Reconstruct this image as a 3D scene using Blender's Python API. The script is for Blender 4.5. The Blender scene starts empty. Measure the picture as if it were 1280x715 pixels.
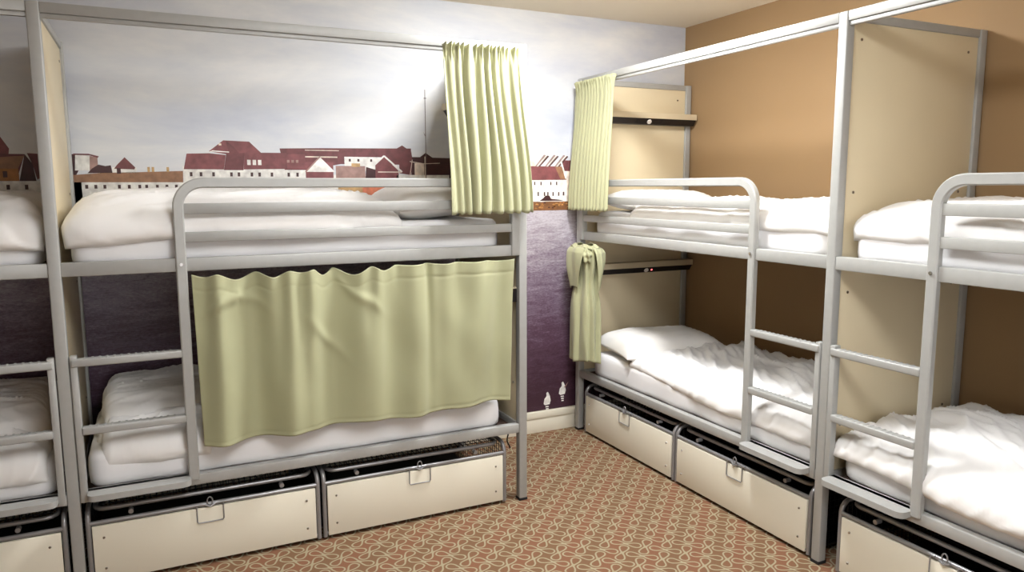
import bpy, bmesh, math, random
from mathutils import Vector, Matrix, noise
PI = math.pi
C = bpy.context.scene.collection

# ------------------------------------------------------------------ materials
class X:
    """tiny expression helper for math nodes"""
    def __init__(s, nt, sock): s.nt = nt; s.k = sock
    def _op(s, op, o=None, o2=None):
        n = s.nt.nodes.new('ShaderNodeMath'); n.operation = op
        for i, v in enumerate((s, o, o2)):
            if v is None: continue
            if isinstance(v, X): s.nt.links.new(v.k, n.inputs[i])
            else: n.inputs[i].default_value = v
        return X(s.nt, n.outputs[0])
    def __add__(s, o): return s._op('ADD', o)
    def __sub__(s, o): return s._op('SUBTRACT', o)
    def __mul__(s, o): return s._op('MULTIPLY', o)
    def __truediv__(s, o): return s._op('DIVIDE', o)
    def fract(s): return s._op('FRACT')
    def abs(s): return s._op('ABSOLUTE')
    def sqrt(s): return s._op('SQRT')
    def sin(s): return s._op('SINE')
    def lt(s, o): return s._op('LESS_THAN', o)
    def max(s, o): return s._op('MAXIMUM', o)
    def min(s, o): return s._op('MINIMUM', o)

def newmat(name):
    m = bpy.data.materials.new(name); m.use_nodes = True
    nt = m.node_tree; b = nt.nodes['Principled BSDF']
    return m, nt, b
def srgb(r, g, b):
    f = lambda c: (c/255/12.92) if c/255 <= .04045 else ((c/255+.055)/1.055)**2.4
    return (f(r), f(g), f(b), 1)
def noise_node(nt, scale, detail=3, rough=.5, coord='Object', stretch=None):
    tc = nt.nodes.new('ShaderNodeTexCoord'); n = nt.nodes.new('ShaderNodeTexNoise')
    n.inputs['Scale'].default_value = scale; n.inputs['Detail'].default_value = detail; n.inputs['Roughness'].default_value = rough
    if stretch:
        mp = nt.nodes.new('ShaderNodeMapping'); mp.inputs['Scale'].default_value = stretch
        nt.links.new(tc.outputs[coord], mp.inputs['Vector']); nt.links.new(mp.outputs[0], n.inputs['Vector'])
    else: nt.links.new(tc.outputs[coord], n.inputs['Vector'])
    return n
def ramp(nt, fac, stops):
    r = nt.nodes.new('ShaderNodeValToRGB'); nt.links.new(fac, r.inputs[0])
    e = r.color_ramp.elements
    e[0].position, e[0].color = stops[0]; e[1].position, e[1].color = stops[-1]
    for p, c in stops[1:-1]:
        q = e.new(p); q.color = c
    return r
def add_bump(nt, b, sock, strength=.2, dist=.002):
    bp = nt.nodes.new('ShaderNodeBump'); bp.inputs['Strength'].default_value = strength; bp.inputs['Distance'].default_value = dist
    nt.links.new(sock, bp.inputs['Height']); nt.links.new(bp.outputs[0], b.inputs['Normal'])
def mat(name, col, rough=.5, metal=0, var=.06, nscale=8, bump=0, bscale=200, bdist=.001, spec=.5, sheen=0):
    m, nt, b = newmat(name)
    n = noise_node(nt, nscale)
    c0 = tuple(max(0, c*(1-var)) for c in col[:3])+(1,); c1 = tuple(min(1, c*(1+var)) for c in col[:3])+(1,)
    r = ramp(nt, n.outputs[0], [(.3, c0), (.7, c1)])
    nt.links.new(r.outputs[0], b.inputs['Base Color'])
    b.inputs['Roughness'].default_value = rough; b.inputs['Metallic'].default_value = metal
    b.inputs['Specular IOR Level'].default_value = spec
    if sheen: b.inputs['Sheen Weight'].default_value = sheen
    if bump:
        n2 = noise_node(nt, bscale, 2); add_bump(nt, b, n2.outputs[0], bump, bdist)
    m.diffuse_color = col
    return m

M = {}
M['metal'] = mat('silver_grey_paint', srgb(172,172,169), .42, .1, .03, 30, .15, 700, .0003)
M['tube'] = mat('grey_tube', srgb(150,149,150), .3, .45, .04, 30)
M['cream'] = mat('cream_laminate', srgb(226,211,178), .45, 0, .02, 3)
M['boxcream'] = mat('pale_cream_laminate', srgb(232,226,208), .4, 0, .015, 3)
M['chrome'] = mat('steel', srgb(175,172,168), .25, .9, .02)
M['black'] = mat('black_plastic', srgb(24,18,18), .4, 0, .05)
M['wire'] = mat('black_wire', srgb(16,14,16), .5, .2, .05)
M['rubber'] = mat('black_rubber', srgb(20,20,22), .7, 0, .05)
M['shelf'] = mat('beige_fascia', srgb(205,190,160), .5, 0, .03)
M['curtain'] = mat('green_curtain_cloth', srgb(169,169,134), .7, 0, .03, 5, .25, 900, .0006, .3, .15)
M['slat'] = mat('dark_base_board', srgb(62,46,40), .7, 0, .1)
M['ceiling'] = mat('ceiling_paint', srgb(226,216,198), .9, 0, .012, 2, .1, 150, .001)
M['brown'] = mat('caramel_wall_paint', srgb(160,131,96), .7, 0, .025, 1.6, .15, 220, .001, .3)
M['skirt'] = mat('cream_gloss_paint', srgb(232,226,208), .35, 0, .015)
M['trim'] = mat('white_plastic', srgb(235,233,228), .35, 0, .01)
M['led'] = mat('white_reading_lens', srgb(235,228,222), .2, 0, .02, 60)
M['stain'] = M['metal']

def linen(name, col, sc=1):
    m, nt, b = newmat(name)
    n = noise_node(nt, 5)
    c0 = tuple(c*.965 for c in col[:3])+(1,)
    r = ramp(nt, n.outputs[0], [(.3, c0), (.7, col)])
    nt.links.new(r.outputs[0], b.inputs['Base Color']); b.inputs['Roughness'].default_value = .85
    b.inputs['Specular IOR Level'].default_value = .2; b.inputs['Sheen Weight'].default_value = .15
    a = noise_node(nt, 3.2*sc, 3, .5, stretch=(1, 3.6, 2.2)); a.inputs['Distortion'].default_value = .8
    a.noise_type = 'RIDGED_MULTIFRACTAL'
    add_bump(nt, b, a.outputs[0], .45, .012)
    return m
M['duvet'] = linen('white_duvet_cotton', srgb(243,241,239))
M['sheet'] = linen('white_fitted_sheet', srgb(238,237,238), .7)
M['pillow'] = linen('white_pillow_cotton', srgb(243,240,236), .8)

def carpet():
    m, nt, b = newmat('patterned_brown_carpet')
    tc = nt.nodes.new('ShaderNodeTexCoord'); sp = nt.nodes.new('ShaderNodeSeparateXYZ')
    wn = nt.nodes.new('ShaderNodeTexNoise'); wn.inputs['Scale'].default_value = 60
    nt.links.new(tc.outputs['Object'], wn.inputs['Vector'])
    wob = X(nt, wn.outputs[0])
    nt.links.new(tc.outputs['Object'], sp.inputs[0])
    p = .1285
    x = (X(nt, sp.outputs[0]) + wob*.005 - 2.348 - .0025)/p; y = (X(nt, sp.outputs[1]) - 2.394)/p
    def eight(ox, oy, flip):
        u = (x + (.5+ox)).fract() - .5; v = (y + (.5+oy)).fract() - .5
        a = (u+v)*.7071; q = (u-v)*.7071
        if flip: a, q = q, a
        cc = .545; k = .34
        a2 = a*a
        f = q*q - (a2 - a2*a2*(1/cc**2))*k
        ga = (a*2 - a2*a*(4/cc**2))*k; gb = q*2
        g = (ga*ga + gb*gb + .0035).sqrt()
        return f.abs()/g
    d1 = eight(0, 0, False); d2 = eight(.5, .5, True)
    d = d1.min(d2)
    mr = nt.nodes.new('ShaderNodeMapRange'); mr.interpolation_type = 'SMOOTHSTEP'
    nt.links.new(d.k, mr.inputs['Value'])
    mr.inputs['From Min'].default_value = .018; mr.inputs['From Max'].default_value = .040
    mr.inputs['To Min'].default_value = 1; mr.inputs['To Max'].default_value = 0
    # warm and dull stripes running with the room
    st = ((x-y)*(2*PI*.5)).sin()*.5 + .5
    n = noise_node(nt, 5, 4); n2 = noise_node(nt, 420, 2)
    s2 = st*.6 + X(nt, n.outputs[0])*.5
    base = ramp(nt, s2.k, [(.25, srgb(130,91,69)), (.85, srgb(122,93,69))])
    mx = nt.nodes.new('ShaderNodeMix'); mx.data_type = 'RGBA'
    nt.links.new(mr.outputs[0], mx.inputs[0]); nt.links.new(base.outputs[0], mx.inputs[6])
    mx.inputs[7].default_value = srgb(160,149,122)
    fib = ramp(nt, n2.outputs[0], [(.3, (.8,.8,.8,1)), (.7, (1.12,1.12,1.12,1))])
    mu = nt.nodes.new('ShaderNodeMix'); mu.data_type = 'RGBA'; mu.blend_type = 'MULTIPLY'; mu.inputs[0].default_value = .8
    nt.links.new(mx.outputs[2], mu.inputs[6]); nt.links.new(fib.outputs[0], mu.inputs[7])
    nt.links.new(mu.outputs[2], b.inputs['Base Color'])
    b.inputs['Roughness'].default_value = .95; b.inputs['Specular IOR Level'].default_value = .1
    add_bump(nt, b, n2.outputs[0], .5, .003)
    return m
M['carpet'] = carpet()

# ---- printed mural: sky and water
def sky_print():
    m, nt, b = newmat('mural_sky_print')
    n = noise_node(nt, 1.5, 6, .6, stretch=(.55, 1, 1.7)); n.inputs['Distortion'].default_value = .3
    r = ramp(nt, n.outputs[0], [(.28, srgb(182,187,203)), (.44, srgb(200,204,214)), (.56, srgb(215,217,221)), (.70, srgb(232,231,230))])
    nt.links.new(r.outputs[0], b.inputs['Base Color']); b.inputs['Roughness'].default_value = .45
    return m
def water_print():
    m, nt, b = newmat('mural_water_print')
    tc = nt.nodes.new('ShaderNodeTexCoord'); sp = nt.nodes.new('ShaderNodeSeparateXYZ'); nt.links.new(tc.outputs['Object'], sp.inputs[0])
    z = X(nt, sp.outputs[2])
    n = noise_node(nt, 5, 7, .78, stretch=(1, 1, 5)); n.inputs['Distortion'].default_value = .9
    n2 = noise_node(nt, 55, 3, .7, stretch=(1, 1, 2.6))
    rip = X(nt, n.outputs[0])*.6 + X(nt, n2.outputs[0])*.4
    v = (z - .25)/1.25 - .03 + (rip - .5)*1.7
    r = ramp(nt, v.k, [(.0, srgb(62,36,50)), (.3, srgb(86,60,78)), (.55, srgb(118,100,118)), (.8, srgb(160,150,160)), (1, srgb(190,184,192))])
    nt.links.new(r.outputs[0], b.inputs['Base Color']); b.inputs['Roughness'].default_value = .45
    return m
M['sky'] = sky_print(); M['water'] = water_print()
for k, c in dict(roof=(126,72,74), roof2=(108,60,62), roofb=(152,112,84), white=(236,232,226), win=(72,46,46), tan=(196,160,110),
                 brownh=(172,116,62), dark=(66,34,36), orange=(222,132,98), shore=(126,84,52), shore2=(196,140,80), mast=(110,100,98),
                 pale=(222,206,190), pink=(160,128,120), slate=(150,130,124)).items():
    M['p_'+k] = mat('mural_ink_'+k, srgb(*c), .5, 0, .22, 28)
def emis(name, col, s):
    m, nt, b = newmat(name)
    b.inputs['Base Color'].default_value = (.8,.8,.8,1)
    b.inputs['Emission Color'].default_value = col; b.inputs['Emission Strength'].default_value = s
    return m
M['lamp'] = emis('lamp_diffuser', (.97, .985, 1, 1), 80)
M['lamp2'] = emis('lamp_diffuser_far', (.97, .985, 1, 1), 9.5)
M['fill_glow'] = emis('fill_glow_pane', (.95, .98, 1, 1), 2.0)  # added fill glow for the lower bunks, not a known source
M['redled'] = emis('red_indicator', (1, .1, .12, 1), 1.5)

# ------------------------------------------------------------------ mesh helpers
class MB:
    def __init__(s, mats=None): s.bm = bmesh.new(); s.mats = mats or []
    def box(s, x0, x1, y0, y1, z0, z1, bev=.003, seg=2, mi=0):
        r = bmesh.ops.create_cube(s.bm, size=1)
        vs = r['verts']
        for v in vs:
            v.co = Vector((x0 if v.co.x < 0 else x1, y0 if v.co.y < 0 else y1, z0 if v.co.z < 0 else z1))
        fs = set(f for v in vs for f in v.link_faces)
        for f in fs: f.material_index = mi
        if bev:
            es = list(set(e for v in vs for e in v.link_edges))
            rr = bmesh.ops.bevel(s.bm, geom=es, offset=bev, segments=seg, affect='EDGES', profile=.5)
            for f in rr['faces']: f.material_index = mi
        return s
    def loft(s, rings, closed=True, caps=True, mi=0):
        bv = [[s.bm.verts.new(p) for p in ring] for ring in rings]
        n = len(bv[0])
        for a, b in zip(bv, bv[1:]):
            for i in range(n if closed else n-1):
                f = s.bm.faces.new((a[i], a[(i+1) % n], b[(i+1) % n], b[i])); f.material_index = mi
        if caps:
            for q in (bv[0], bv[-1]):
                f = s.bm.faces.new(q); f.material_index = mi
        return s
    def tube(s, pts, r, n=10, closed=False, mi=0, prof=None):
        """round (or prof: list of (a,b)) section along points, parallel transported"""
        pts = [Vector(p) for p in pts]; N = len(pts)
        T = []
        for i in range(N):
            if closed: t = pts[(i+1) % N]-pts[i-1]
            else: t = pts[min(i+1, N-1)]-pts[max(i-1, 0)]
            T.append(t.normalized())
        up = Vector((0, 1, 0)) if abs(T[0].y) < .9 else Vector((1, 0, 0))
        nrm = (up - T[0]*up.dot(T[0])).normalized()
        rings = []
        for i in range(N):
            nrm = (nrm - T[i]*nrm.dot(T[i])).normalized(); bn = T[i].cross(nrm)
            k = 1.0
            if prof: ring = [pts[i]+nrm*a+bn*b for a, b in prof]
            else: ring = [pts[i]+nrm*math.cos(2*PI*j/n)*r+bn*math.sin(2*PI*j/n)*r for j in range(n)]
            rings.append(ring)
        if closed: rings.append(rings[0][:])
        s.loft(rings, True, not closed, mi)
        if closed: bmesh.ops.remove_doubles(s.bm, verts=s.bm.verts, dist=1e-6)
        return s
    def cyl(s, p, axis, r, h, n=20, mi=0, r2=None):
        a = Vector(axis).normalized(); p = Vector(p)
        u = a.orthogonal().normalized(); v = a.cross(u); r2 = r if r2 is None else r2
        s.loft([[p+u*math.cos(2*PI*j/n)*r+v*math.sin(2*PI*j/n)*r for j in range(n)],
                [p+a*h+u*math.cos(2*PI*j/n)*r2+v*math.sin(2*PI*j/n)*r2 for j in range(n)]], mi=mi)
        return s
    def build(s, name, mats, parent=None, flip=False, smooth=40):
        if flip:
            for v in s.bm.verts: v.co.x = -v.co.x
        bmesh.ops.recalc_face_normals(s.bm, faces=s.bm.faces)
        me = bpy.data.meshes.new(name); s.bm.to_mesh(me); s.bm.free()
        for m in (mats if isinstance(mats, (list, tuple)) else [mats]): me.materials.append(m)
        if smooth:
            for p in me.polygons: p.use_smooth = True
            me.set_sharp_from_angle(angle=math.radians(smooth))
        o = bpy.data.objects.new(name, me); C.objects.link(o)
        if parent: o.parent = parent
        return o
def rectprof(a, b, bev=.004):
    """a = half size along normal, b = half size along binormal, clipped corners"""
    return [(-a+bev,-b),(a-bev,-b),(a,-b+bev),(a,b-bev),(a-bev,b),(-a+bev,b),(-a,b-bev),(-a,-b+bev)]
def tag(o, label=None, cat=None, group=None, kind=None):
    if label: o['label'] = label
    if cat: o['category'] = cat
    if group: o['group'] = group
    if kind: o['kind'] = kind
    return o
def empty(name, loc, rz=0):
    o = bpy.data.objects.new(name, None); C.objects.link(o); o.location = loc; o.rotation_euler = (0, 0, rz); o.empty_display_size = .1
    return o
def struct(o): o['kind'] = 'structure'; return o
def arc(c, r, a0, a1, n=8):
    return [(c[0]+r*math.cos(math.radians(a0+(a1-a0)*i/n)), c[1]+r*math.sin(math.radians(a0+(a1-a0)*i/n))) for i in range(n+1)]
def sst(a, b, x):
    t = max(0, min(1, (x-a)/(b-a))); return t*t*(3-2*t)

# ------------------------------------------------------------------ room
XL0, XW, YN, YM, ZC = -2.75, 3.44, -1.6, 4.311, 2.744
struct(MB().box(XL0, XW, YN, YM, -.1, 0, 0).build('floor', M['carpet'], smooth=0))
struct(MB().box(XL0-.1, XW+.1, YN-.1, YM+.1, ZC, ZC+.1, 0).build('ceiling', M['ceiling'], smooth=0))
struct(MB().box(XL0-.1, XW+.1, YM, YM+.1, -.1, ZC, 0).build('wall_back', M['ceiling'], smooth=0))
struct(MB().box(XW, XW+.1, YN, YM, -.1, ZC, 0).build('wall_right', M['brown'], smooth=0))
struct(MB().box(XL0-.1, XL0, YN, YM, -.1, ZC, 0).build('wall_left', M['brown'], smooth=0))
wx0, wx1, wz0, wz1 = -.3, 1.9, .80, 2.25
struct(MB().box(XL0-.1, wx0, YN-.1, YN, -.1, ZC, 0).box(wx1, XW+.1, YN-.1, YN, -.1, ZC, 0).box(wx0, wx1, YN-.1, YN, -.1, wz0, 0).box(wx0, wx1, YN-.1, YN, wz1, ZC, 0).build('wall_front', M['brown'], smooth=0))
wn = struct(MB().box(wx0, wx1, YN-.07, YN-.06, wz0, wz1, 0).build('fill_light_pane', M['fill_glow'], smooth=0))  # unseen glowing window, added only to fill the lower bunks with light
fb = MB()
for q in ((wx0, wx0+.05), (wx1-.05, wx1), ((wx0+wx1)/2-.03, (wx0+wx1)/2+.03)): fb.box(q[0], q[1], YN-.058, YN-.01, wz0, wz1, .004)
fb.box(wx0, wx1, YN-.058, YN-.01, wz0, wz0+.05, .004).box(wx0, wx1, YN-.058, YN-.01, wz1-.05, wz1, .004).box(wx0, wx1, YN-.058, YN-.01, 1.65, 1.70, .004)
fb.build('fill_pane_frame', M['trim'], wn)
MB().box(wx0-.04, wx1+.04, YN-.0, YN+.09, wz0-.03, wz0, .004).build('fill_pane_sill', M['trim'], wn)
b = MB().box(XL0, XW, YM-.018, YM-.003, 0, .1, .002).box(XL0, XW, YM-.026, YM-.003, .1, .147, .006)
struct(b.build('baseboard_back', M['skirt']))
b = MB().box(XW-.008, XW, YN, YM-.03, 0, .1, .002)
struct(b.build('baseboard_right', M['skirt']))

# ------------------------------------------------------------------ mural
def mural():
    names = ['sky','water']+[k for k in M if k.startswith('p_')]
    idx = {k.replace('p_',''): i for i, k in enumerate(names)}
    mb = MB(); bm = mb.bm
    Y0 = YM-.0015
    def poly(pts, k, lay):
        y = Y0-.0002*lay
        f = bm.faces.new([bm.verts.new((x, y, z)) for x, z in pts]); f.material_index = idx[k]
    def rc(x0, x1, z0, z1, k, lay): poly([(x0,z0),(x1,z0),(x1,z1),(x0,z1)], k, lay)
    def winrow(xs, z0, z1, w, lay, k='win'):
        for x in xs: rc(x, x+w, z0, z1, k, lay)
    mb.box(XL0+.002, XW-.002, Y0, YM-.0002, 1.494, ZC-.001, 0, mi=idx['sky'])
    mb.box(XL0+.002, XW-.002, Y0, YM-.0002, .147, 1.494, 0, mi=idx['water'])
    # quay and its weeds along the whole shore
    pts = [(XL0+.01, 1.494), (XW-.01, 1.494)]
    n = 120
    pts += [(XW-.01-(XW-XL0-.02)*i/n, 1.553+.006*math.sin(i*1.9)+.004*math.sin(i*4.7)) for i in range(n+1)]
    poly(pts, 'shore', 2)
    for i in range(420):
        x = XL0+.03+(XW-XL0-.08)*random.random(); z = 1.505+.04*random.random(); w = .008+.02*random.random()
        poly([(x,z),(x+w,z-.002),(x+w*.9,z+.006),(x+w*.3,z+.008)], random.choice(['shore2','shore2','brownh','dark']), 3)
    # far left: older stone houses
    for off in (0, -1.15):
        rc(-.72+off, -.30+off, 1.55, 1.683, 'white', 3)
        poly([(-.75+off,1.72),(-.75+off,1.80),(-.665+off,1.905),(-.625+off,1.897),(-.591+off,1.837),(-.597+off,1.795),(-.62+off,1.72)], 'roof', 3)
        poly([(-.66+off,1.72),(-.66+off,1.812),(-.53+off,1.812),(-.56+off,1.72)], 'roof2', 4)
        rc(-.70+off, -.56+off, 1.683, 1.742, 'brownh', 5)
        poly([(-.72+off,1.742),(-.70+off,1.79),(-.53+off,1.805),(-.562+off,1.742)], 'roofb', 5)
        rc(-.625+off, -.607+off, 1.70, 1.73, 'win', 6)
        poly([(-.56+off,1.683),(-.53+off,1.812),(-.50+off,1.765),(-.49+off,1.683)], 'dark', 5)
        poly([(-.52+off,1.817),(-.44+off,1.812),(-.40+off,1.74),(-.486+off,1.69),(-.50+off,1.76)], 'roof2', 5)
        winrow([-.69+off,-.615+off,-.54+off,-.46+off,-.38+off], 1.642, 1.665, .014, 6)
    # tan roofed terrace
    rc(-.36, .168, 1.55, 1.677, 'white', 3)
    poly([(-.36,1.677),(.166,1.677),(.168,1.736),(-.05,1.728),(-.2,1.724),(-.34,1.712)], 'roofb', 4)
    poly([(-.36,1.70),(-.36,1.81),(-.318,1.817),(-.30,1.75),(-.324,1.705)], 'dark', 3)
    poly([(-.324,1.735),(-.318,1.812),(-.256,1.811),(-.26,1.735)], 'white', 4)
    poly([(-.26,1.735),(-.256,1.808),(-.222,1.80),(-.222,1.735)], 'pink', 4)
    poly([(-.33,1.811),(-.325,1.818),(-.26,1.818),(-.215,1.806),(-.22,1.798),(-.256,1.81)], 'roof2', 5)
    poly([(-.27,1.722),(-.25,1.745),(-.22,1.765),(-.19,1.758),(-.165,1.762),(-.16,1.724)], 'dark', 5)
    rc(-.16, -.05, 1.724, 1.752, 'white', 4)
    poly([(-.152,1.745),(-.137,1.765),(-.101,1.803),(-.055,1.752),(-.06,1.742)], 'roof2', 5)
    rc(-.14,-.122,1.72,1.748,'dark',6)
    for x in (.0,.02,.09): rc(x, x+.012, 1.73, 1.755, 'tan', 5)
    winrow([-.285,-.245,-.205,-.14,-.095,-.047,-.015,.035,.08,.125], 1.645, 1.664, .013, 6)
    # long dark red roofed block
    rc(.168, .80, 1.55, 1.76, 'white', 3)
    poly([(.172,1.745),(.19,1.826),(.30,1.83),(.383,1.822),(.37,1.745)], 'roof', 5)
    poly([(.299,1.84),(.374,1.899),(.505,1.895),(.567,1.834),(.42,1.82)], 'roof', 4)
    poly([(.40,1.83),(.385,1.899),(.43,1.86),(.46,1.82)], 'roof2', 5)
    poly([(.30,1.838),(.318,1.845),(.40,1.84),(.40,1.835),(.318,1.839)], 'white', 6)
    poly([(.37,1.742),(.385,1.828),(.479,1.835),(.469,1.742)], 'roof2', 6)
    poly([(.47,1.746),(.479,1.836),(.70,1.838),(.69,1.75)], 'roof', 6)
    rc(.35, .363, 1.872, 1.882, 'pale', 6)
    for x in (.490,.518,.546): rc(x, x+.018, 1.77, 1.798, 'white', 7)
    poly([(.686,1.745),(.663,1.862),(.90,1.868),(1.42,1.876),(1.419,1.78),(1.0,1.78),(.80,1.745)], 'roof2', 4)
    poly([(.70,1.75),(.695,1.83),(.80,1.835),(.80,1.75)], 'roof', 5)
    for x in (.70,.724,.748): rc(x, x+.014, 1.785, 1.80, 'pink', 7)
    winrow([.2,.248,.31,.40,.438,.505,.545,.61,.70,.748], 1.708, 1.73, .013, 6)
    winrow([.2,.25,.31,.40,.45,.52,.58,.66,.72,.79], 1.645, 1.668, .014, 6)
    poly([(1.33,1.873),(1.365,1.893),(1.395,1.874)], 'roof2', 5)
    rc(.80, 1.66, 1.55, 1.72, 'white', 3)
    rc(.80, .955, 1.70, 1.79, 'roof', 5)
    rc(.80, .98, 1.815, 1.822, 'pale', 6); rc(.80,.99,1.853,1.857,'pale',6)
    poly([(.80,1.735),(.882,1.818),(.965,1.735)], 'white', 6)
    poly([(.795,1.735),(.882,1.826),(.885,1.818),(.805,1.735)], 'pink', 7)
    rc(1.02, 1.27, 1.74, 1.822, 'white', 6); winrow([1.045,1.095,1.17], 1.795, 1.81, .012, 7)
    rc(.969, 1.14, 1.70, 1.77, 'pink', 7); rc(1.06,1.11,1.765,1.785,'tan',8)
    poly([(1.14,1.70),(1.145,1.765),(1.20,1.75),(1.21,1.70)], 'dark', 7)
    poly([(1.20,1.70),(1.2,1.78),(1.254,1.823),(1.34,1.745),(1.34,1.70)], 'roof', 8)
    for a, c in (((1.192,1.775),(1.254,1.83)),((1.254,1.83),(1.362,1.737))):
        dx, dz = c[0]-a[0], c[1]-a[1]; l = math.hypot(dx,dz); nx, nz = -dz/l*.005, dx/l*.005
        poly([(a[0]-nx,a[1]-nz),(c[0]-nx,c[1]-nz),(c[0]+nx,c[1]+nz),(a[0]+nx,a[1]+nz)], 'white', 9)
    rc(1.215, 1.36, 1.733, 1.74, 'pale', 9)
    poly([(1.345,1.73),(1.345,1.87),(1.419,1.87),(1.43,1.80),(1.417,1.72)], 'roof2', 6)
    rc(.98, 1.12, 1.55, 1.70, 'tan', 8); rc(1.12, 1.33, 1.55, 1.70, 'orange', 8); winrow([1.05,1.16,1.27], 1.655, 1.685, .018, 9)
    rc(1.33, 1.66, 1.55, 1.72, 'white', 8); winrow([1.37,1.48,1.56], 1.655, 1.685, .014, 9)
    poly([(1.42,1.70),(1.42,1.826),(1.475,1.826),(1.511,1.852),(1.554,1.824),(1.75,1.822),(1.75,1.70)], 'dark', 5)
    rc(1.44,1.50,1.72,1.79,'pale',6)
    # boat masts
    rc(1.510, 1.5145, 1.70, 2.223, 'mast', 10); poly([(1.409,1.72),(1.413,1.72),(1.428,1.81),(1.424,1.81)], 'pale', 10)
    poly([(1.41,1.797),(1.5,1.785),(1.6,1.79),(1.6,1.793),(1.5,1.789),(1.41,1.802)], 'pale', 11)
    poly([(1.498,1.975),(1.509,1.95),(1.511,1.955)], 'mast', 11); rc(1.503,1.509,1.70,1.83,'pale',11)
    rc(1.505, 1.52, 2.17, 2.175, 'mast', 11)
    # behind the curtain and between the beds
    rc(1.66, 2.2, 1.55, 1.70, 'white', 3); rc(1.75, 2.2, 1.70, 1.80, 'roof', 3); winrow([1.7,1.8,1.9,2.0,2.1], 1.6, 1.63, .016, 6)
    rc(2.21, 2.49, 1.552, 1.70, 'white', 4); rc(2.49, 3.4, 1.552, 1.75, 'pale', 3); rc(2.457, 3.4, 1.75, 1.82, 'roof2', 4)
    poly([(2.2,1.69),(2.213,1.81),(2.26,1.78),(2.45,1.78),(2.488,1.693)], 'roof', 5)
    poly([(2.40,1.78),(2.45,1.78),(2.488,1.693),(2.44,1.70)], 'roofb', 6)
    poly([(2.213,1.78),(2.215,1.816),(2.225,1.822),(2.25,1.80),(2.26,1.78)], 'pale', 6)
    for k in range(3):
        x = 2.252+.072*k
        poly([(x,1.778),(x+.066,1.854),(x+.10,1.846),(x+.035,1.778)], 'slate', 7)
        poly([(x+.028,1.778),(x+.096,1.848),(x+.104,1.843),(x+.038,1.778)], 'dark', 8)
        poly([(x+.014,1.778),(x+.084,1.852),(x+.09,1.850),(x+.02,1.778)], 'white', 8)
    poly([(2.44,1.81),(2.452,1.81),(2.49,1.70),(2.478,1.70)], 'white', 9)
    winrow([2.246,2.292,2.365,2.408], 1.658, 1.68, .010, 6)
    winrow([2.228,2.272,2.318,2.343,2.382,2.424], 1.588, 1.614, .010, 6)
    rc(2.5,2.7,1.56,1.62,'white',4); winrow([2.46,2.52,2.6,2.7,2.8,2.9,3.0,3.1], 1.59, 1.615, .012, 6)
    poly([(2.285,1.556),(2.315,1.575),(2.33,1.59),(2.36,1.59),(2.372,1.57),(2.43,1.564),(2.47,1.556)], 'dark', 7)
    # two swans
    def sw(x, z, f):
        poly([(x-.026*f,z+.01),(x-.02*f,z+.045),(x-.004*f,z+.062),(x-.006*f,z+.085),(x+.006*f,z+.092),(x+.014*f,z+.078),(x+.022*f,z+.06),(x+.028*f,z+.03),(x+.02*f,z+.004),(x-.015*f,z)], 'white', 4)
        for i, dz in enumerate((.015,.03,.045)): rc(x-.012+.003*i, x+.012, z-dz, z-dz+.008, 'white', 4)
    sw(2.347, .178, 1); sw(2.465, .235, 1)
    poly([(2.48,.29),(2.512,.322),(2.50,.30),(2.485,.28)], 'pink', 5)
    o = mb.build('wall_mural', [M[k] for k in names], smooth=0)
    tag(o, 'photographic wall mural of a harbour town, pale sky and dark rippling water', 'mural')
random.seed(5); mural()

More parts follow.
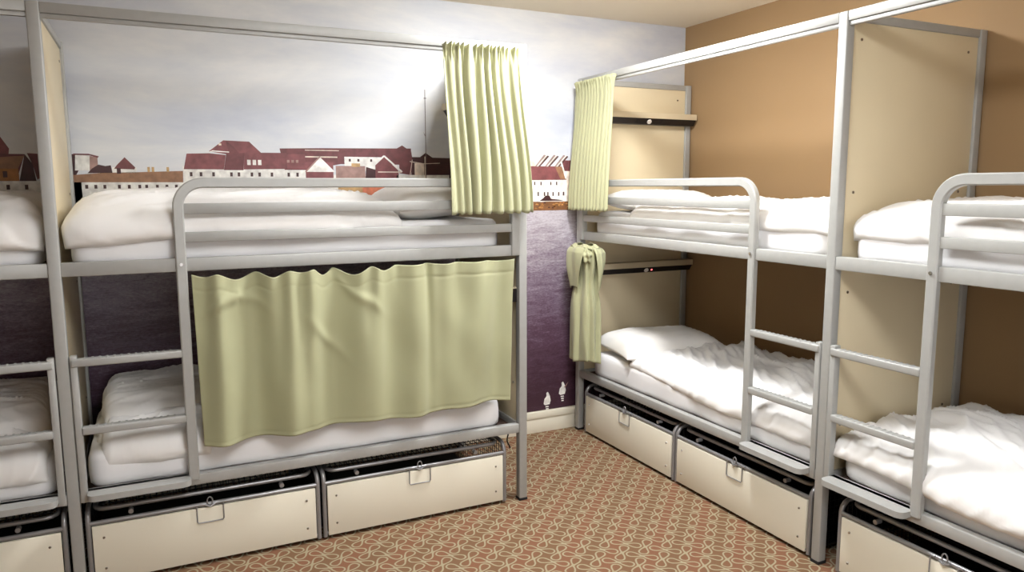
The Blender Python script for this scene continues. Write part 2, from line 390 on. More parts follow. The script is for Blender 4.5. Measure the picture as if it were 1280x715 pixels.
# ------------------------------------------------------------------ bunk beds
LEN = 2.04; DEP = .891; PW = .022
ZT = 2.338; ZG = 1.69; ZU = 1.302; ZL = .373
def bunk(name, loc, rz, flip, divider, label):
    root = empty(name, loc, rz)
    tag(root, label, 'bunk bed')
    mt = M['metal']
    def B(nm, mb, m=mt, par=None, **k): return mb.build(nm, m, par or root, flip, **k)
    ends = [0, LEN] if divider else [LEN]
    for e in ends:
        for y0 in (0, DEP-.044):
            p = B('post', MB().box(e-PW, e+PW, y0, y0+.044, .012, ZT, .005, 3))
            B('foot_cap', MB().box(e-PW-.002, e+PW+.002, y0-.002, y0+.046, 0, .014, .003), M['rubber'], p)
        # end panel framed by the posts
        B('panel_rail', MB().box(e-.018, e+.018, .044, DEP-.044, ZT-.036, ZT, .006))
        B('panel_rail', MB().box(e-.018, e+.018, .044, DEP-.044, ZL, ZL+.045, .004))
        pn = B('end_panel', MB().box(e-.009, e+.009, .044, DEP-.044, ZL+.045, ZT-.036, .001), M['cream'])
        for zz in (.62, 1.2, 1.62, 2.235):
            for yy in (.10, DEP-.11):
                sm = MB()
                sm.cyl((e-.009, yy, zz), (-1, 0, 0), .006, .003, 10); sm.cyl((e+.009, yy, zz), (1, 0, 0), .006, .003, 10)
                B('screw', sm, M['chrome'], pn)
    # the open rails and bases
    a, z = PW, LEN-PW
    B('top_rail', MB().box(a, z, .002, .040, ZT-.040, ZT, .004))
    B('curtain_track', MB().box(a, z, .010, .030, ZT-.057, ZT-.0405, .002))
    for zz, nm in ((ZU, 'upper'), (ZL, 'lower')):
        h = .055 if zz == ZU else .047
        B('side_rail', MB().box(a, z, .004, .042, zz, zz+h, .004))
        B('side_rail', MB().box(a, z, DEP-.042, DEP-.004, zz, zz+h, .004))
        bs = MB()
        n = 14
        for i in range(n):
            x = .06+(LEN-.18)*i/(n-1); bs.box(x, x+.075, .043, DEP-.043, zz+.018, zz+.032, .003)
        bs.box(.03, LEN-.03, .0425, .06, zz+.006, zz+.018, 0); bs.box(.03, LEN-.03, DEP-.06, DEP-.0425, zz+.006, zz+.018, 0)
        bs.box(.035, LEN-.035, .062, DEP-.062, zz+.006, zz+.014, 0)
        B('slatted_base', bs, M['slat'])
    # guard loop: the outer ladder upright bends over into the top guard rail
    r = .10; sx = .453; gx = 1.998
    path = [(sx, ZL+.03), (sx, .9), (sx, ZG-.022-r)] + [(c, d) for c, d in arc((sx+r, ZG-.022-r), r, 180, 90, 10)][1:] + [(1.0, ZG-.022), (gx-.03, ZG-.022)] 
    mb = MB().tube([(x, .008, q) for x, q in path], 0, prof=rectprof(.016, .021, .005))
    g = B('guard_rail', mb)
    B('guard_stub', MB().box(gx-.023, gx+.020, -.008, .030, ZU+.002, ZG, .004), par=g)
    for q0, q1 in ((1.54, 1.584), (1.423, 1.465)):
        B('guard_bar', MB().box(sx+.018, gx-.022, -.002, .022, q0, q1, .004), par=g)
    B('bolt', MB().cyl((sx, -.010, ZU+.03), (0, -1, 0), .007, .004, 12), M['chrome'], g)
    # ladder
    L = B('ladder_upright', MB().box(.026, .052, -.004, .030, ZL+.004, .985, .004))
    for q in (.957, .676):
        rg = MB().box(.03 if q > .9 else .05, sx-.018, -.012, .026, q-.016, q+.016, .006, 3)
        rr = B('rung', rg)
        gr = MB()
        for i in range(13):
            x = .075+.026*i
            gr.box(x, x+.009, -.010, .024, q+.0155, q+.018, .001, 1)
        B('grip', gr, mt, rr)
    # broad bottom tread with rounded front corners
    x0, x1, yf, yb = .052, sx-.014, -.062, .03
    out = [(x0, yb), (x1, yb)] + arc((x1-.03, yf+.03), .03, 0, -90, 6) + arc((x0+.03, yf+.03), .03, -90, -180, 6)
    B('tread', MB().loft([[(x, y, q) for x, y in out] for q in (ZL+.022, ZL+.047)]))
    # shelves with sockets on the head panel
    hx = LEN-.009
    for zb in (2.060, 1.062):
        sh = MB()
        prof = [(hx, zb+.075), (hx-.085, zb+.075), (hx-.085, zb+.038), (hx-.078, zb+.038), (hx-.078, zb+.069), (hx, zb+.069)]
        sh.loft([[(x, y, q) for x, q in prof] for y in (.03, DEP-.006)])
        s = B('head_shelf', sh, M['shelf'])
        st = MB().loft([[(x, y, q) for x, q in [(hx, zb+.069), (hx-.077, zb+.069), (hx-.077, zb+.036), (hx-.052, zb), (hx, zb)]] for y in (.031, DEP-.007)])
        st = B('socket_strip', st, M['black'], s)
        # round reading lamp and two socket plates on the sloped black face
        n = Vector((-.036, 0, -.025)).normalized() if False else Vector((-.82, 0, -.57)).normalized()
        c = Vector((hx-.0645, .50, zb+.018))
        B('reading_lamp', MB().cyl(c+n*-.002, n, .017, .009, 24, r2=.015), M['led'], s)
        for yy in (.40, .60):
            c2 = Vector((hx-.0645, yy, zb+.018)); up = Vector((-.57, 0, .82))
            pl = MB()
            for dy, du, w, hh in ((0, .008, .004, .007), (-.011, -.006, .007, .003), (.011, -.006, .007, .003)):
                q = c2+up*du+n*.001
                pl.loft([[q+Vector((0, -w, 0))-up*hh+n*t, q+Vector((0, w, 0))-up*hh+n*t, q+Vector((0, w, 0))+up*hh+n*t, q+Vector((0, -w, 0))+up*hh+n*t] for t in (0, .0012)])
            B('power_socket', pl, M['rubber'], s)
        if zb < 1.5:
            c3 = Vector((hx-.0645, .545, zb+.018))
            B('indicator_light', MB().cyl(c3, n, .006, .003, 12), M['redled'], s)
    return root

OA = (-.35, 3.36, 0); OB = (2.54, 2.20, 0)
bedA1 = bunk('bunk_bed', OA, 0, False, True, 'grey metal bunk bed against the mural with a long green curtain across it')
bedA0 = bunk('bunk_bed', OA, 0, True, False, 'grey metal bunk bed cut off by the left edge of the photo')
bedB1 = bunk('bunk_bed', OB, -PI/2, True, True, 'grey metal bunk bed in the room corner holding a knotted green curtain')
bedB2 = bunk('bunk_bed', OB, -PI/2, False, False, 'grey metal bunk bed cut off by the right edge of the photo')
FR = {'A1': (OA, 0, False), 'A0': (OA, 0, True), 'B1': (OB, -PI/2, True), 'B2': (OB, -PI/2, False)}
def place(o, key, x=0, y=0, z=0):
    """put a built object (local bunk coordinates) at its bunk"""
    loc, rz, fl = FR[key]; X_ = -x if fl else x
    c, s = math.cos(rz), math.sin(rz)
    o.location = (loc[0]+c*X_-s*y, loc[1]+s*X_+c*y, z); o.rotation_euler = (0, 0, rz)
    return o

# ------------------------------------------------------------------ under-bed lockers
BW = .955; BD = .80
def locker(flip):
    root = empty('storage_locker', (0, 0, 0))
    def B(nm, mb, m, par=None, **k): return mb.build(nm, m, par or root, flip, **k)
    fp = B('front_panel', MB().box(.024, BW-.024, -.004, .010, .020, .262, .0015), M['boxcream'])
    for x in (.065, BW-.065):
        for q in (.075, .21):
            B('screw', MB().cyl((x, -.003, q), (0, -1, 0), .006, .0045, 14, r2=.004), M['chrome'], fp)
    r = .0105
    for x in (.011, BW-.011):
        R_ = .05; top = .325
        p = [(x, .008, .012), (x, .008, .15), (x, .008, top-R_)] + [(x, c, d) for c, d in arc((.008+R_, top-R_), R_, 180, 90, 7)][1:] + \
            [(x, .3, top), (x, BD-R_, top)] + [(x, c, d) for c, d in arc((BD-R_, top-R_), R_, 90, 0, 7)][1:] + [(x, BD, .15), (x, BD, .012)]
        B('frame_tube', MB().tube(p, r, 12), M['tube'])
    B('cross_tube', MB().tube([(.011, .008, .274), (BW-.011, .008, .274)], r*.9, 12), M['tube'])
    B('cross_tube', MB().tube([(.011, .008, .030), (BW-.011, .008, .030)], r*.6, 10), M['tube'])
    B('cross_tube', MB().tube([(.011, BD, .20), (BW-.011, BD, .20)], r*.9, 12), M['tube'])
    # lid: rounded tube frame with wire mesh
    R_ = .045; x0, x1, y0, y1, zl = .036, BW-.036, .040, BD-.03, .318
    p = arc((x0+R_, y0+R_), R_, 180, 270, 6)+arc((x1-R_, y0+R_), R_, 270, 360, 6)+arc((x1-R_, y1-R_), R_, 0, 90, 6)+arc((x0+R_, y1-R_), R_, 90, 180, 6)
    lid = B('lid_frame', MB().tube([(a, c, zl) for a, c in p], r*.95, 12, closed=True), M['tube'])
    w = MB(); t = .0013
    n = 34
    for i in range(1, n):
        x = x0+(x1-x0)*i/n; w.box(x-t, x+t, y0, y1, zl+.004, zl+.0065, 0)
    n = 22
    for i in range(1, n):
        y = y0+(y1-y0)*i/n; w.box(x0, x1, y-t, y+t, zl+.0065, zl+.009, 0)
    B('lid_mesh', w, M['wire'], lid)
    w = MB()
    for xx in (.011, BW-.011):
        for i in range(1, 28):
            y = .02+(BD-.03)*i/28; w.box(xx-t, xx+t, y-t, y+t, .03, .32, 0)
        for i in range(0, 10):
            q = .035+.029*i; w.box(xx-t, xx+t, .01, BD, q-t, q+t, 0)
    for i in range(1, 34):
        x = .011+(BW-.022)*i/34; w.box(x-t, x+t, BD-t, BD+t, .03, .2, 0)
    B('side_mesh', w, M['wire'])
    B('base_shade_panel', MB().box(.014, BW-.014, .012, BD-.01, .024, .032, 0), M['wire'])  # black bottom sheet puts the shade inside the locker into colour
    for x in (.17, BW-.17):
        B('lid_stud', MB().cyl((x, .012, .297), (0, 1, 0), .010, .03, 14), M['tube'])
    # latch: hanging wire staple with a small ring and clip at its middle
    c = BW*.5-.0
    hw = .054; t = .0028
    h = MB().tube([(c-hw, -.008, .274), (c-hw, -.009, .205), (c-hw+.005, -.009, .198), (c+hw-.005, -.009, .198), (c+hw, -.009, .205), (c+hw, -.008, .274)], t, 8)
    hd = B('latch_handle', h, M['tube'])
    for sgn in (-1, 1):
        B('handle_clip', MB().tube([(c+sgn*hw-.016, -.004, .279), (c+sgn*hw+.016, -.004, .279)], .005, 8), M['tube'], hd)
    ring = MB().tube([(c+.011*math.cos(a*PI/6), -.006, .292+.017*math.sin(a*PI/6)) for a in range(12)], .0028, 8, closed=True)
    ring.tube([(c-.02, -.007, .276), (c, -.012, .268), (c+.022, -.007, .277)], .004, 8)
    B('hasp', ring, M['tube'], hd)
    return root
def copy_tree(o, parent=None):
    c = o.copy(); C.objects.link(c); c.parent = parent
    for ch in list(o.children): copy_tree(ch, c)
    return c
prN = locker(False); prF = locker(True)
usedN = usedF = False
lk = [('A1', .031, 'cream fronted locker under the mural bunk bed, beside its ladder'),
      ('A1', .993, 'cream fronted locker under the pillow end of the mural bunk bed'),
      ('A0', .031, 'cream fronted locker at the bottom left edge of the photo'),
      ('A0', .993, 'cream fronted locker left of the photo edge under the far left bunk'),
      ('B1', .041, 'cream fronted locker below the ladder of the corner bunk bed'),
      ('B1', 1.003, 'cream fronted locker nearest the mural and skirting under the corner bunk bed'),
      ('B2', .098, 'cream fronted locker at the bottom right edge of the photo'),
      ('B2', 1.056, 'cream fronted locker beyond the bottom right corner of the photo')]
for key, x, lab in lk:
    fl = FR[key][2]
    src = prF if fl else prN
    first = not (usedF if fl else usedN)
    o = src if first else copy_tree(src)
    if fl: usedF = True
    else: usedN = True
    place(o, key, x, .012)
    tag(o, lab, 'storage locker', 'wire mesh lockers under the bunks')

# ------------------------------------------------------------------ bedding
def ridged(p, s, seed):
    q = Vector((p[0]*s+seed*7.3, p[1]*s*1.0+seed*3.1, seed*1.7))
    w = noise.noise_vector(q*.6)*.55
    return 1-abs(noise.noise(q+w))*2
def wrinkle(x, y, seed, ang=.5, st=2.6):
    c, s = math.cos(ang), math.sin(ang)
    a, b = x*c+y*s, (-x*s+y*c)*st
    v = .45*noise.noise(Vector((a*2.2, b*1.1, seed)))+.30*ridged((a*.8, b*1.1), 2.4, seed)+.16*ridged((a*.7, b*1.6), 5.0, seed+2)+.30*max(0, ridged((a*.55, b*1.5), 4.3, seed+5))**4+.08*max(0, ridged((a*.5+b*.2, b*1.2), 7.5, seed+9))**4
    return v-.2
def mattress(key, zb, seed, lab):
    x0, x1, y0, y1, h = .052, 1.945, .050, .835, .152
    nx, ny = 110, 46
    mb = MB(); bm = mb.bm
    def sup(t, e): return math.copysign(abs(t)**e, t)
    rings = []
    cx, cy, cz = (x0+x1)/2, (y0+y1)/2, h/2
    nz = 12; per = 220
    # rounded slab: vertical profile x rounded-rectangle plan
    def plan(k, inset):
        # rounded rectangle of corner radius R
        R_ = .075; hx, hy = (x1-x0)/2-inset, (y1-y0)/2-inset; R2 = max(.01, R_-inset*.6)
        P = []
        L1, L2 = 2*(hx-R2), 2*(hy-R2); A = PI/2*R2; tot = 2*L1+2*L2+4*A
        d = k/per*tot
        segs = [('l', (-hx+R2, -hy), (1, 0), L1), ('a', (hx-R2, -hy+R2), -90, A), ('l', (hx, -hy+R2), (0, 1), L2), ('a', (hx-R2, hy-R2), 0, A),
                ('l', (hx-R2, hy), (-1, 0), L1), ('a', (-hx+R2, hy-R2), 90, A), ('l', (-hx, hy-R2), (0, -1), L2), ('a', (-hx+R2, -hy+R2), 180, A)]
        for sg in segs:
            if d <= sg[3]+1e-9:
                if sg[0] == 'l': return (sg[1][0]+sg[2][0]*d, sg[1][1]+sg[2][1]*d)
                an = math.radians(sg[2])+d/R2; return (sg[1][0]+R2*math.cos(an), sg[1][1]+R2*math.sin(an))
            d -= sg[3]
        return (-hx+R2, -hy)
    prof = [(.035, .0), (.012, .004), (.003, .016), (0, .04), (.0, .08), (.002, .115), (.008, .134), (.02, .147), (.04, h), (.10, h+.002), (.2, h+.003), (.3, h+.003), (.37, h+.003)]
    for ins, zz in prof:
        ring = []
        for k in range(per):
            px, py = plan(k, ins)
            wv = .006*noise.noise(Vector((px*7, py*7, zz*9+seed)))+.004*(ridged((px*2+py*2, zz*14), 1.6, seed)-.5)
            ring.append((cx+px*(1+wv*.3), cy+py*(1+wv*.6)-(.004*math.sin(px*17+seed) if py < -.3 else 0), zb+max(0, zz+(wv*.9 if zz > .03 else 0))))
        rings.append(ring)
    mb.loft(rings)
    o = mb.build('mattress', M['sheet'], None, FR[key][2], smooth=60)
    place(o, key); tag(o, lab, 'mattress', 'single mattresses on the bunks')
    return o
def quilt(key, layers, lab):
    """layers of bent puffy slabs: dict(x0,x1,yb,ye,z,T,drop(x),seed,amp)"""
    mb = MB(); bm = mb.bm
    for d in layers:
        nx = d.get('nx', 130); ny = d.get('ny', 80)
        x0, x1, yb, yf = d['x0'], d['x1'], d['yb'], d['yf']    # yb back, yf = y of the front bend line
        T, z0, seed, amp, R_ = d['T'], d['z'], d['seed'], d['amp'], d.get('R', .05)
        ang = d.get('ang', .5)
        top = []; bot = []
        for i in range(nx+1):
            s = i/nx; ra = []; rb = []
            for j in range(ny+1):
                t = j/ny
                edge = .035*noise.noise(Vector((t*4, seed, 3)))*(1 if s < .5 else 1)
                x = x0+(x1-x0)*s + edge*(1-s)**2*.6 + .05*noise.noise(Vector((t*3, seed+4, 8)))*s**3
                dr = d['drop'](x)
                flat = yb-yf; tot = flat+R_*PI/2+dr
                w = t*tot
                if w < flat: py, pz, ny_, nz_ = yb-w, 0, 0, 1
                elif w < flat+R_*PI/2:
                    a = (w-flat)/R_; py, pz, ny_, nz_ = yf-R_*math.sin(a), -R_*(1-math.cos(a)), -math.sin(a), math.cos(a)
                else: py, pz, ny_, nz_ = yf-R_, -R_-(w-flat-R_*PI/2), -1, 0
                e = min(s/.10, (1-s)/.10, t/.06, (1-t)/.07, 1)
                th = max(0.0, 1-(1-max(0, e))**2)**.5
                fr = sst(flat-.1, flat+R_, w)
                Tl = T*(1-.55*fr)
                hgt = d['h'](x, py) if 'h' in d else 0
                wr = wrinkle(x, py-pz, seed, ang)*amp*1.35
                tt = .006+Tl*th+(wr+hgt)*min(1, th*1.2)*(1-.35*fr)
                tt = max(tt, .006)
                ra.append((x, py+ny_*tt, z0+pz+nz_*tt)); rb.append((x, py+ny_*.002, z0+pz+nz_*.002))
            top.append(ra); bot.append(rb)
        vt = [[bm.verts.new(p) for p in r] for r in top]; vb = [[bm.verts.new(p) for p in r] for r in bot]
        for i in range(nx):
            for j in range(ny):
                bm.faces.new((vt[i][j], vt[i+1][j], vt[i+1][j+1], vt[i][j+1]))
                bm.faces.new((vb[i][j], vb[i][j+1], vb[i+1][j+1], vb[i+1][j]))
        for i in range(nx):
            bm.faces.new((vt[i][0], vb[i][0], vb[i+1][0], vt[i+1][0])); bm.faces.new((vt[i][ny], vt[i+1][ny], vb[i+1][ny], vb[i][ny]))
        for j in range(ny):
            bm.faces.new((vt[0][j], vt[0][j+1], vb[0][j+1], vb[0][j])); bm.faces.new((vt[nx][j], vb[nx][j], vb[nx][j+1], vt[nx][j+1]))
    o = mb.build('duvet', M['duvet'], None, FR[key][2], smooth=80)
    place(o, key); tag(o, lab, 'duvet', 'white duvets on the bunks')
    return o
def pillow(key, x, y, z, L, W, T, rz, tilt, seed, lab):
    mb = MB(); bm = mb.bm; n = 44; m_ = 30
    top = []; bot = []
    for i in range(n+1):
        a = -1+2*i/n; r1 = []; r2 = []
        for j in range(m_+1):
            b = -1+2*j/m_
            pin = 1-.07*(1-abs(a)**2)*abs(b)**3; pin2 = 1-.09*(1-abs(b)**2)*abs(a)**3
            px, py = a*L/2*pin2, b*W/2*pin
            e = max(0, (1-a**4)*(1-b**4))**.42
            w = wrinkle(px*2, py*2, seed, .9, 1.8)*.014*e+.010*noise.noise(Vector((px*4, py*4, seed)))*e
            r1.append((px, py, T*.62*e+w+.004)); r2.append((px, py, -T*.30*e**1.6-.002))
        top.append(r1); bot.append(r2)
    c, s = math.cos(rz), math.sin(rz)
    def tr(p):
        px, py, pz = p; pz2 = pz+px*tilt
        return (x+px*c-py*s, y+px*s+py*c, z+T*.30+pz2)
    vt = [[bm.verts.new(tr(p)) for p in r] for r in top]; vb = [[bm.verts.new(tr(p)) for p in r] for r in bot]
    for i in range(n):
        for j in range(m_):
            bm.faces.new((vt[i][j], vt[i+1][j], vt[i+1][j+1], vt[i][j+1])); bm.faces.new((vb[i][j], vb[i][j+1], vb[i+1][j+1], vb[i+1][j]))
    for i in range(n):
        bm.faces.new((vt[i][0], vb[i][0], vb[i+1][0], vt[i+1][0])); bm.faces.new((vt[i][m_], vt[i+1][m_], vb[i+1][m_], vb[i][m_]))
    for j in range(m_):
        bm.faces.new((vt[0][j], vt[0][j+1], vb[0][j+1], vb[0][j])); bm.faces.new((vt[n][j], vb[n][j], vb[n][j+1], vt[n][j+1]))
    o = mb.build('pillow', M['pillow'], None, FR[key][2], smooth=80)
    place(o, key); tag(o, lab, 'pillow', 'white pillows on the bunks')
    return o
ZMU, ZML = ZU+.033, ZL+.033
place_txt = {'A1': 'of the mural bunk bed', 'A0': 'of the bunk cut off at the left edge', 'B1': 'of the corner bunk bed', 'B2': 'of the bunk cut off at the right edge'}
for i, k in enumerate(('A1', 'A0', 'B1', 'B2')):
    mattress(k, ZMU, 1+i, 'white sheeted mattress on the top bunk '+place_txt[k])
    mattress(k, ZML, 11+i, 'white sheeted mattress on the bottom bunk '+place_txt[k])
TU, TL = ZMU+.157, ZML+.157
lin = lambda x, a, fa, b, fb: fa+(fb-fa)*sst(a, b, x)
# A1 upper: thick over the foot end, thin edge near the pillow
quilt('A1', [dict(x0=.035, x1=1.44, yb=.82, yf=.118, z=TU, T=.085, R=.04, seed=3, amp=.03, ang=.25,
                  drop=lambda x: lin(x, .1, .045, .6, .012), h=lambda x, y: .035*sst(.0, .3, x)*(1-sst(1.15, 1.42, x))+.012*sst(.03, .4, y))],
      'puffy white duvet on the top bunk of the mural bunk bed')
quilt('A1', [dict(x0=.075, x1=1.2, yb=.80, yf=.24, z=TL, T=.07, R=.05, seed=8, amp=.035, drop=lambda x: lin(x, .1, .0, .5, .0), ang=1.1),
             dict(x0=.11, x1=.53, yb=.80, yf=.125, z=TL+.005, T=.085, R=.045, seed=21, amp=.03, drop=lambda x: .045, ang=.2),
             dict(x0=.10, x1=.85, yb=.82, yf=.30, z=TL+.07, T=.085, R=.06, seed=31, amp=.024, drop=lambda x: .01, ang=.15)],
      'crumpled white duvet folded at the foot of the bottom bunk behind the mural bed ladder')
quilt('A0', [dict(x0=.035, x1=1.4, yb=.82, yf=.118, z=TU, T=.085, R=.04, seed=13, amp=.035, ang=-.3, drop=lambda x: lin(x, .1, .05, .6, .03),
                  h=lambda x, y: .035*math.exp(-((x-.3)/.3)**2))],
      'white duvet on the top bunk at the left edge of the photo')
quilt('A0', [dict(x0=.08, x1=1.2, yb=.80, yf=.115, z=TL, T=.09, R=.045, seed=41, amp=.04, drop=lambda x: .055, ang=.9),
             dict(x0=.09, x1=.9, yb=.82, yf=.28, z=TL+.07, T=.10, R=.06, seed=45, amp=.028, drop=lambda x: .01, ang=.3)],
      'crumpled white duvet on the bottom bunk at the left edge of the photo')
quilt('B1', [dict(x0=.045, x1=1.56, yb=.82, yf=.118, z=TU, T=.07, R=.04, seed=17, amp=.03, ang=-.25, drop=lambda x: .02)],
      'white duvet on the top bunk of the corner bunk bed')
quilt('B1', [dict(x0=.05, x1=1.53, yb=.82, yf=.12, z=TL, T=.055, R=.05, seed=19, amp=.045, ang=.55, drop=lambda x: lin(x, .6, .03, 1.5, -.02),
                  h=lambda x, y: .07*math.exp(-((x-.45)/.45)**2-((y-.55)/.3)**2)+.03*math.exp(-((x-1.2)/.2)**2)*sst(.1, .4, y))],
      'white duvet spread on the bottom bunk of the corner bed below the pillow')
quilt('B2', [dict(x0=.05, x1=1.5, yb=.82, yf=.118, z=TU, T=.08, R=.04, seed=23, amp=.03, ang=.3, drop=lambda x: .03)],
      'white duvet on the top bunk at the right edge of the photo')
quilt('B2', [dict(x0=.030, x1=1.5, yb=.82, yf=.095, z=TL, T=.075, R=.05, seed=27, amp=.045, ang=-.55, drop=lambda x: lin(x, .2, .015, .7, .05),
                  h=lambda x, y: .06*math.exp(-((x-.6)/.35)**2-((y-.5)/.3)**2))],
      'white duvet corner jutting out beside the ladder of the right edge bunk')
pillow('A1', 1.64, .42, TU, .44, .70, .19, 0, .10, 2, 'white pillow on the top bunk of the mural bed beside the gathered curtain')
pillow('A1', 1.66, .42, TL, .42, .68, .15, 0, .06, 5, 'white pillow hidden behind the long green curtain of the mural bed')
pillow('B1', 1.74, .45, TU, .40, .70, .14, 0, .08, 7, 'white pillow on the top bunk of the corner bed behind the guard bars')
pillow('B1', 1.66, .40, TL, .46, .72, .17, .12, .05, 9, 'white pillow on the bottom bunk of the corner bed beside the knotted curtain')

# ------------------------------------------------------------------ curtains
def finish_cloth(mb, key, lab, th=.0022):
    o = mb.build('curtain', M['curtain'], None, FR[key][2], smooth=80)
    md = o.modifiers.new('thickness', 'SOLIDIFY'); md.thickness = th; md.offset = 0
    place(o, key); tag(o, lab, 'curtain', 'pale green bunk curtains')
    return o
def sheet_grid(f, nu, nv):
    mb = MB(); v = [[mb.bm.verts.new(f(i/nu, j/nv)) for j in range(nv+1)] for i in range(nu+1)]
    for i in range(nu):
        for j in range(nv): mb.bm.faces.new((v[i][j], v[i+1][j], v[i+1][j+1], v[i][j+1]))
    return mb
def pleat(ph): 
    s = math.sin(ph); return s*(1.25-.35*abs(s))
def gathered(key, xt0, xt1, xb0, xb1, zt, zb, n, amp, seed, lab, yc=-.004, flare=.02):
    def f(s, t):
        xt = xt0+(xt1-xt0)*s; xb = xb0+(xb1-xb0)*s
        k = sst(0, 1, t)
        ph = 2*PI*n*s+5*noise.noise(Vector((s*3.3, seed, t*.5)))+.9*noise.noise(Vector((s*7, seed+5, t*1.2)))
        am = amp*(.62+.75*noise.noise(Vector((s*4.5+9, seed, 1))))
        z = zt+(zb-zt)*t
        if t < .10:      # tightly gathered header, crimped by the tape
            kk = t/.10
            ruf = .011*math.sin(ph*2.0+1)+.006*math.sin(ph*3.3)
            pinch = .55+.45*abs(kk*2-1)
            y = ruf*(1-kk)*1.2*pinch+am*pleat(ph)*(.35+.35*kk)
            z += .006*math.sin(ph*2+seed)*(1-kk)
        else: y = am*pleat(ph)*(.7+.45*sst(.1, .5, t))
        x = xt+(xb-xt)*k+.5*am*math.cos(ph)*(.4+.3*t)
        return (x, yc-.004-flare*k+y-.015*sst(.4,1,t)*0, z+.004*math.sin(ph)*t)
    return finish_cloth(sheet_grid(f, 420, 46), key, lab)
gathered('A1', 1.610, 2.006, 1.635, 2.075, 2.310, 1.520, 8.5, .019, 4, 'pale green curtain gathered at the top bunk of the mural bed', yc=-.026, flare=.018)
gathered('B1', 1.595, 2.035, 1.60, 2.065, 2.305, 1.500, 12.5, .011, 12, 'pale green curtain gathered at the top bunk of the corner bed', yc=-.026, flare=.035)

# long lower curtain on the mural bed
def long_curtain():
    x0, x1 = .488, 1.99
    px = lambda p: (p-240)/(645-240)
    hooks = [px(q) for q in (240, 266, 310, 346, 374, 400, 446, 478, 520, 560, 602, 646)]
    sags = [.012, .030, .026, .012, .030, .034, .022, .004, .006, .004, .006]
    rd = [(266, 9, .024, 0), (300, 14, -.020, .4), (325, 10, .014, .5), (346, 8, .022, .0), (372, 9, .02, .1), (395, 20, -.014, .3), (430, 12, .012, .6), (452, 9, .016, .05),
          (500, 14, .012, .5), (520, 5, -.010, .2), (545, 12, .012, .7), (590, 16, .012, .6), (625, 9, -.010, .2)]
    def f(s, t):
        zt = 1.288
        sag = 0
        for h0, h1, sg in zip(hooks, hooks[1:], sags):
            if h0 <= s <= h1:
                q = (s-h0)/(h1-h0); sag = sg*math.sin(PI*q)**1.5
        zb = .562+.014*noise.noise(Vector((s*5, 1, 2)))-.016*(1-s)+.008*math.sin(s*19)*sst(.2,.4,s)*(1-sst(.75,.9,s))
        z = zt-sag*(1-t)**2+(zb-zt)*t
        y = 0
        for p, w, a, k in rd:
            c = px(p)+.03*(t*(k-.3)); ww = w/405*(.9+.8*t)
            y -= 1.9*a*math.exp(-((s-c)/ww)**2)*(1-.2*t)
        hook_in = sum(math.exp(-((s-h)/.012)**2) for h in hooks)
        y += .010*hook_in*math.exp(-t*14)
        # broad soft waves and diagonal drag folds
        y += .016*math.sin(2*PI*(5.2*s+.35*t)+.6)*sst(-.1, .5, t)+.010*noise.noise(Vector((s*9-t*1.5, t*2.2, 3.3)))
        y -= .018*math.exp(-((t-.10-1.3*abs(s-.12))/.035)**2)*math.exp(-((s-.10)/.07)**2)
        y -= .016*math.exp(-((t-.42-2.2*(s-.36))/.05)**2)*math.exp(-((s-.36)/.05)**2)
        y -= .014*math.exp(-((t-.12-1.6*(s-.44))/.04)**2)*math.exp(-((s-.47)/.06)**2)
        y += .0025*math.exp(-((t-.085)/.008)**2)          # header seam
        y += .0020*math.exp(-((t-.975)/.006)**2)          # hem
        edge = math.exp(-s/.01)
        x = x0+(x1-x0)*s-.0*edge-.035*sst(.6, 1, s)*t**.7
        x += .012*(1-s)*t
        return (x, -.012+y*.9, z)
    finish_cloth(sheet_grid(f, 380, 120), 'A1', 'long pale green curtain stretched across the bottom bunk of the mural bed')
long_curtain()

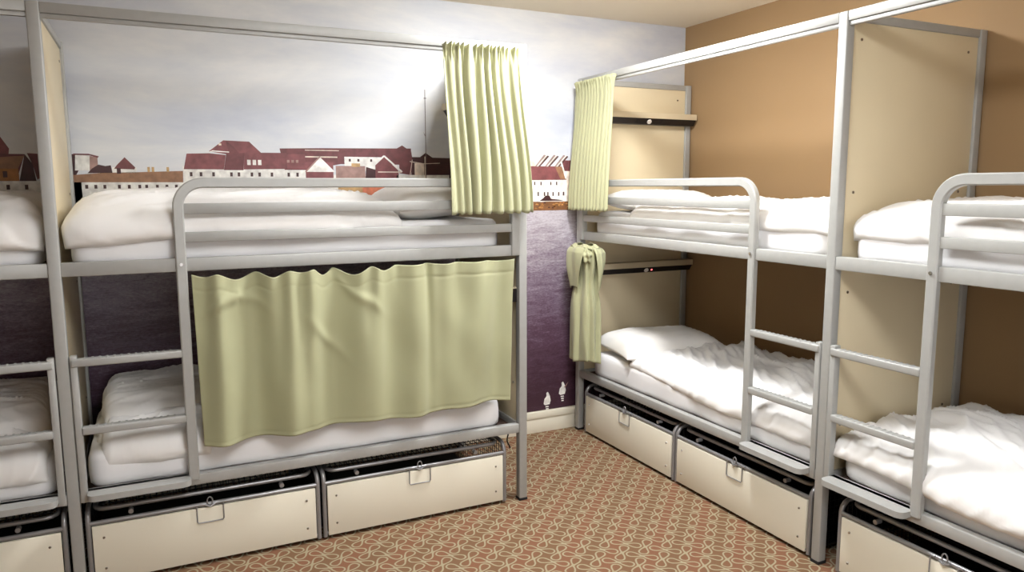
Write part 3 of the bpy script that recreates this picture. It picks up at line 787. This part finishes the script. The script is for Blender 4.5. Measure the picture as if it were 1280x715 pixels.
# knotted curtain on the lower corner bunk
def knotted():
    mb = MB(); bm = mb.bm
    def add(f, nu, nv):
        v = [[bm.verts.new(f(i/nu, j/nv)) for j in range(nv+1)] for i in range(nu+1)]
        for i in range(nu):
            for j in range(nv): bm.faces.new((v[i][j], v[i+1][j], v[i+1][j+1], v[i][j+1]))
    CX, CY = 1.835, -.070
    def rad(a, k=0): return 1+.13*math.sin(a*8+k)+.06*math.sin(a*5+1+k*2)
    def body(s, t):
        a = 2*PI*s
        z = 1.262+(.540-1.262)*t+(.012*math.sin(a*2+.6) if t > .5 else 0)*t
        q = 1-.22*math.exp(-((t-.30)/.14)**2)+.06*t
        r = rad(a+.25*noise.noise(Vector((math.cos(a)*2, math.sin(a)*2, t*2))), .6*t)
        return (CX+.128*q*math.cos(a)*r, CY+.060*q*math.sin(a)*r, z)
    add(body, 280, 60)
    # cloth turned out over the bundle like a collar, open towards the room
    A0 = math.atan2(-.62, -.78)
    def collar(s, t):
        op = math.radians(16+26*t)
        a = A0+op+(2*PI-2*op)*s
        da = abs(s-.5)*2                       # 0 back, 1 at the opening
        z_lo = .985+.10*(1-da)**1.2+.03*math.sin(a*3)
        zt = 1.272-.012*(1-da)
        z = zt+(z_lo-zt)*t
        bul = .93+.36*math.sin(PI*min(1, t*.55+.32))**1.5*(1 if t < .33 else 1)
        if t < .12: bul *= .80+.20*(t/.12)**.5
        r = 1+.05*math.sin(a*6+t*3)+.03*math.sin(a*11+1)
        return (CX+.138*bul*math.cos(a)*r, CY+.068*bul*math.sin(a)*r, z)
    add(collar, 160, 50)
    # looped header above, gathered into short ruffles
    def loop(s, t):
        a = 2*PI*s
        q = .78+.34*t
        r = 1+.07*math.sin(a*14)
        return (CX+.120*q*math.cos(a)*r, CY+.058*q*math.sin(a)*r, 1.286-.020*t+.006*math.sin(a*5))
    add(loop, 160, 8)
    # creased knot pulled through the opening
    def knot(s, t):
        a = 2*PI*s; b = PI*t
        r = .036*(1+.22*math.sin(a*5+2*b)+.12*math.sin(b*6))
        return (CX+.115*math.cos(A0)+r*math.cos(a)*math.sin(b), CY+.062*math.sin(A0)+r*.8*math.sin(a)*math.sin(b), 1.218+r*1.1*math.cos(b))
    add(knot, 40, 24)
    finish_cloth(mb, 'B1', 'pale green curtain knotted up on itself at the corner bed bottom bunk')
knotted()

# a black cable hanging from the mural bed's lower rail behind its end post
o = MB().tube([(1.975+.006*math.sin(i*.7), .05+.012*math.sin(i*.5), .372-.008*i if i < 12 else .28) for i in range(12)], .004, 8).build('power_cable', M['black'])
place(o, 'A1'); tag(o, 'short black cable hanging below the head end of the mural bed beside its post', 'cable')

# ------------------------------------------------------------------ ceiling lights
def lamp(x, y, m, lab, r=.20):
    root = empty('ceiling_light', (x, y, ZC)); tag(root, lab, 'ceiling light', None)
    MB().cyl((0, 0, -.03), (0, 0, 1), r+.02, .03, 48).build('base', M['trim'], root)
    rings = []
    for i in range(9):
        a = PI/2*i/9; rings.append([(r*math.cos(a)*math.cos(2*PI*j/48), r*math.cos(a)*math.sin(2*PI*j/48), -.03-.06*math.sin(a)) for j in range(48)])
    MB().loft(rings).build('diffuser', m, root)
lamp(1.95, 3.0, M['lamp'], 'round ceiling light above the aisle between the two rows of bunks')
root = empty('ceiling_light', (.95, 1.1, ZC)); tag(root, 'long rectangular ceiling light panel over the near part of the room', 'ceiling light')
MB().box(-.36, .36, -.9, .9, -.05, -.002, .004).build('housing', M['trim'], root)
MB().box(-.33, .33, -.87, .87, -.062, -.049, .003).build('diffuser', M['lamp2'], root)

# ------------------------------------------------------------------ world, camera, view
w = bpy.data.worlds.new('World'); bpy.context.scene.world = w; w.use_nodes = True
w.node_tree.nodes['Background'].inputs[0].default_value = (.8, .8, .85, 1); w.node_tree.nodes['Background'].inputs[1].default_value = .2
f, pi_, ya, ro, H = 929.4364, math.radians(7.5721), math.radians(25.8268), math.radians(-.183), 1.646
fw = Vector((math.sin(ya)*math.cos(pi_), math.cos(ya)*math.cos(pi_), -math.sin(pi_)))
rt = Vector((math.cos(ya), -math.sin(ya), 0)); up = rt.cross(fw)
r2 = rt*math.cos(ro)+up*math.sin(ro); u2 = -rt*math.sin(ro)+up*math.cos(ro)
cam = bpy.data.cameras.new('camera'); co = bpy.data.objects.new('camera', cam); C.objects.link(co)
co.matrix_world = Matrix(((r2.x, u2.x, -fw.x, 0), (r2.y, u2.y, -fw.y, 0), (r2.z, u2.z, -fw.z, H), (0, 0, 0, 1)))
cam.sensor_width = 36; cam.lens = f/1280*36; cam.clip_start = .05
sc = bpy.context.scene; sc.camera = co
vs = sc.view_settings; sc.display_settings.display_device = 'sRGB'
vs.view_transform = 'Standard'; vs.look = 'None'; vs.gamma = 1; vs.use_curve_mapping = False
vs.exposure = 1.0
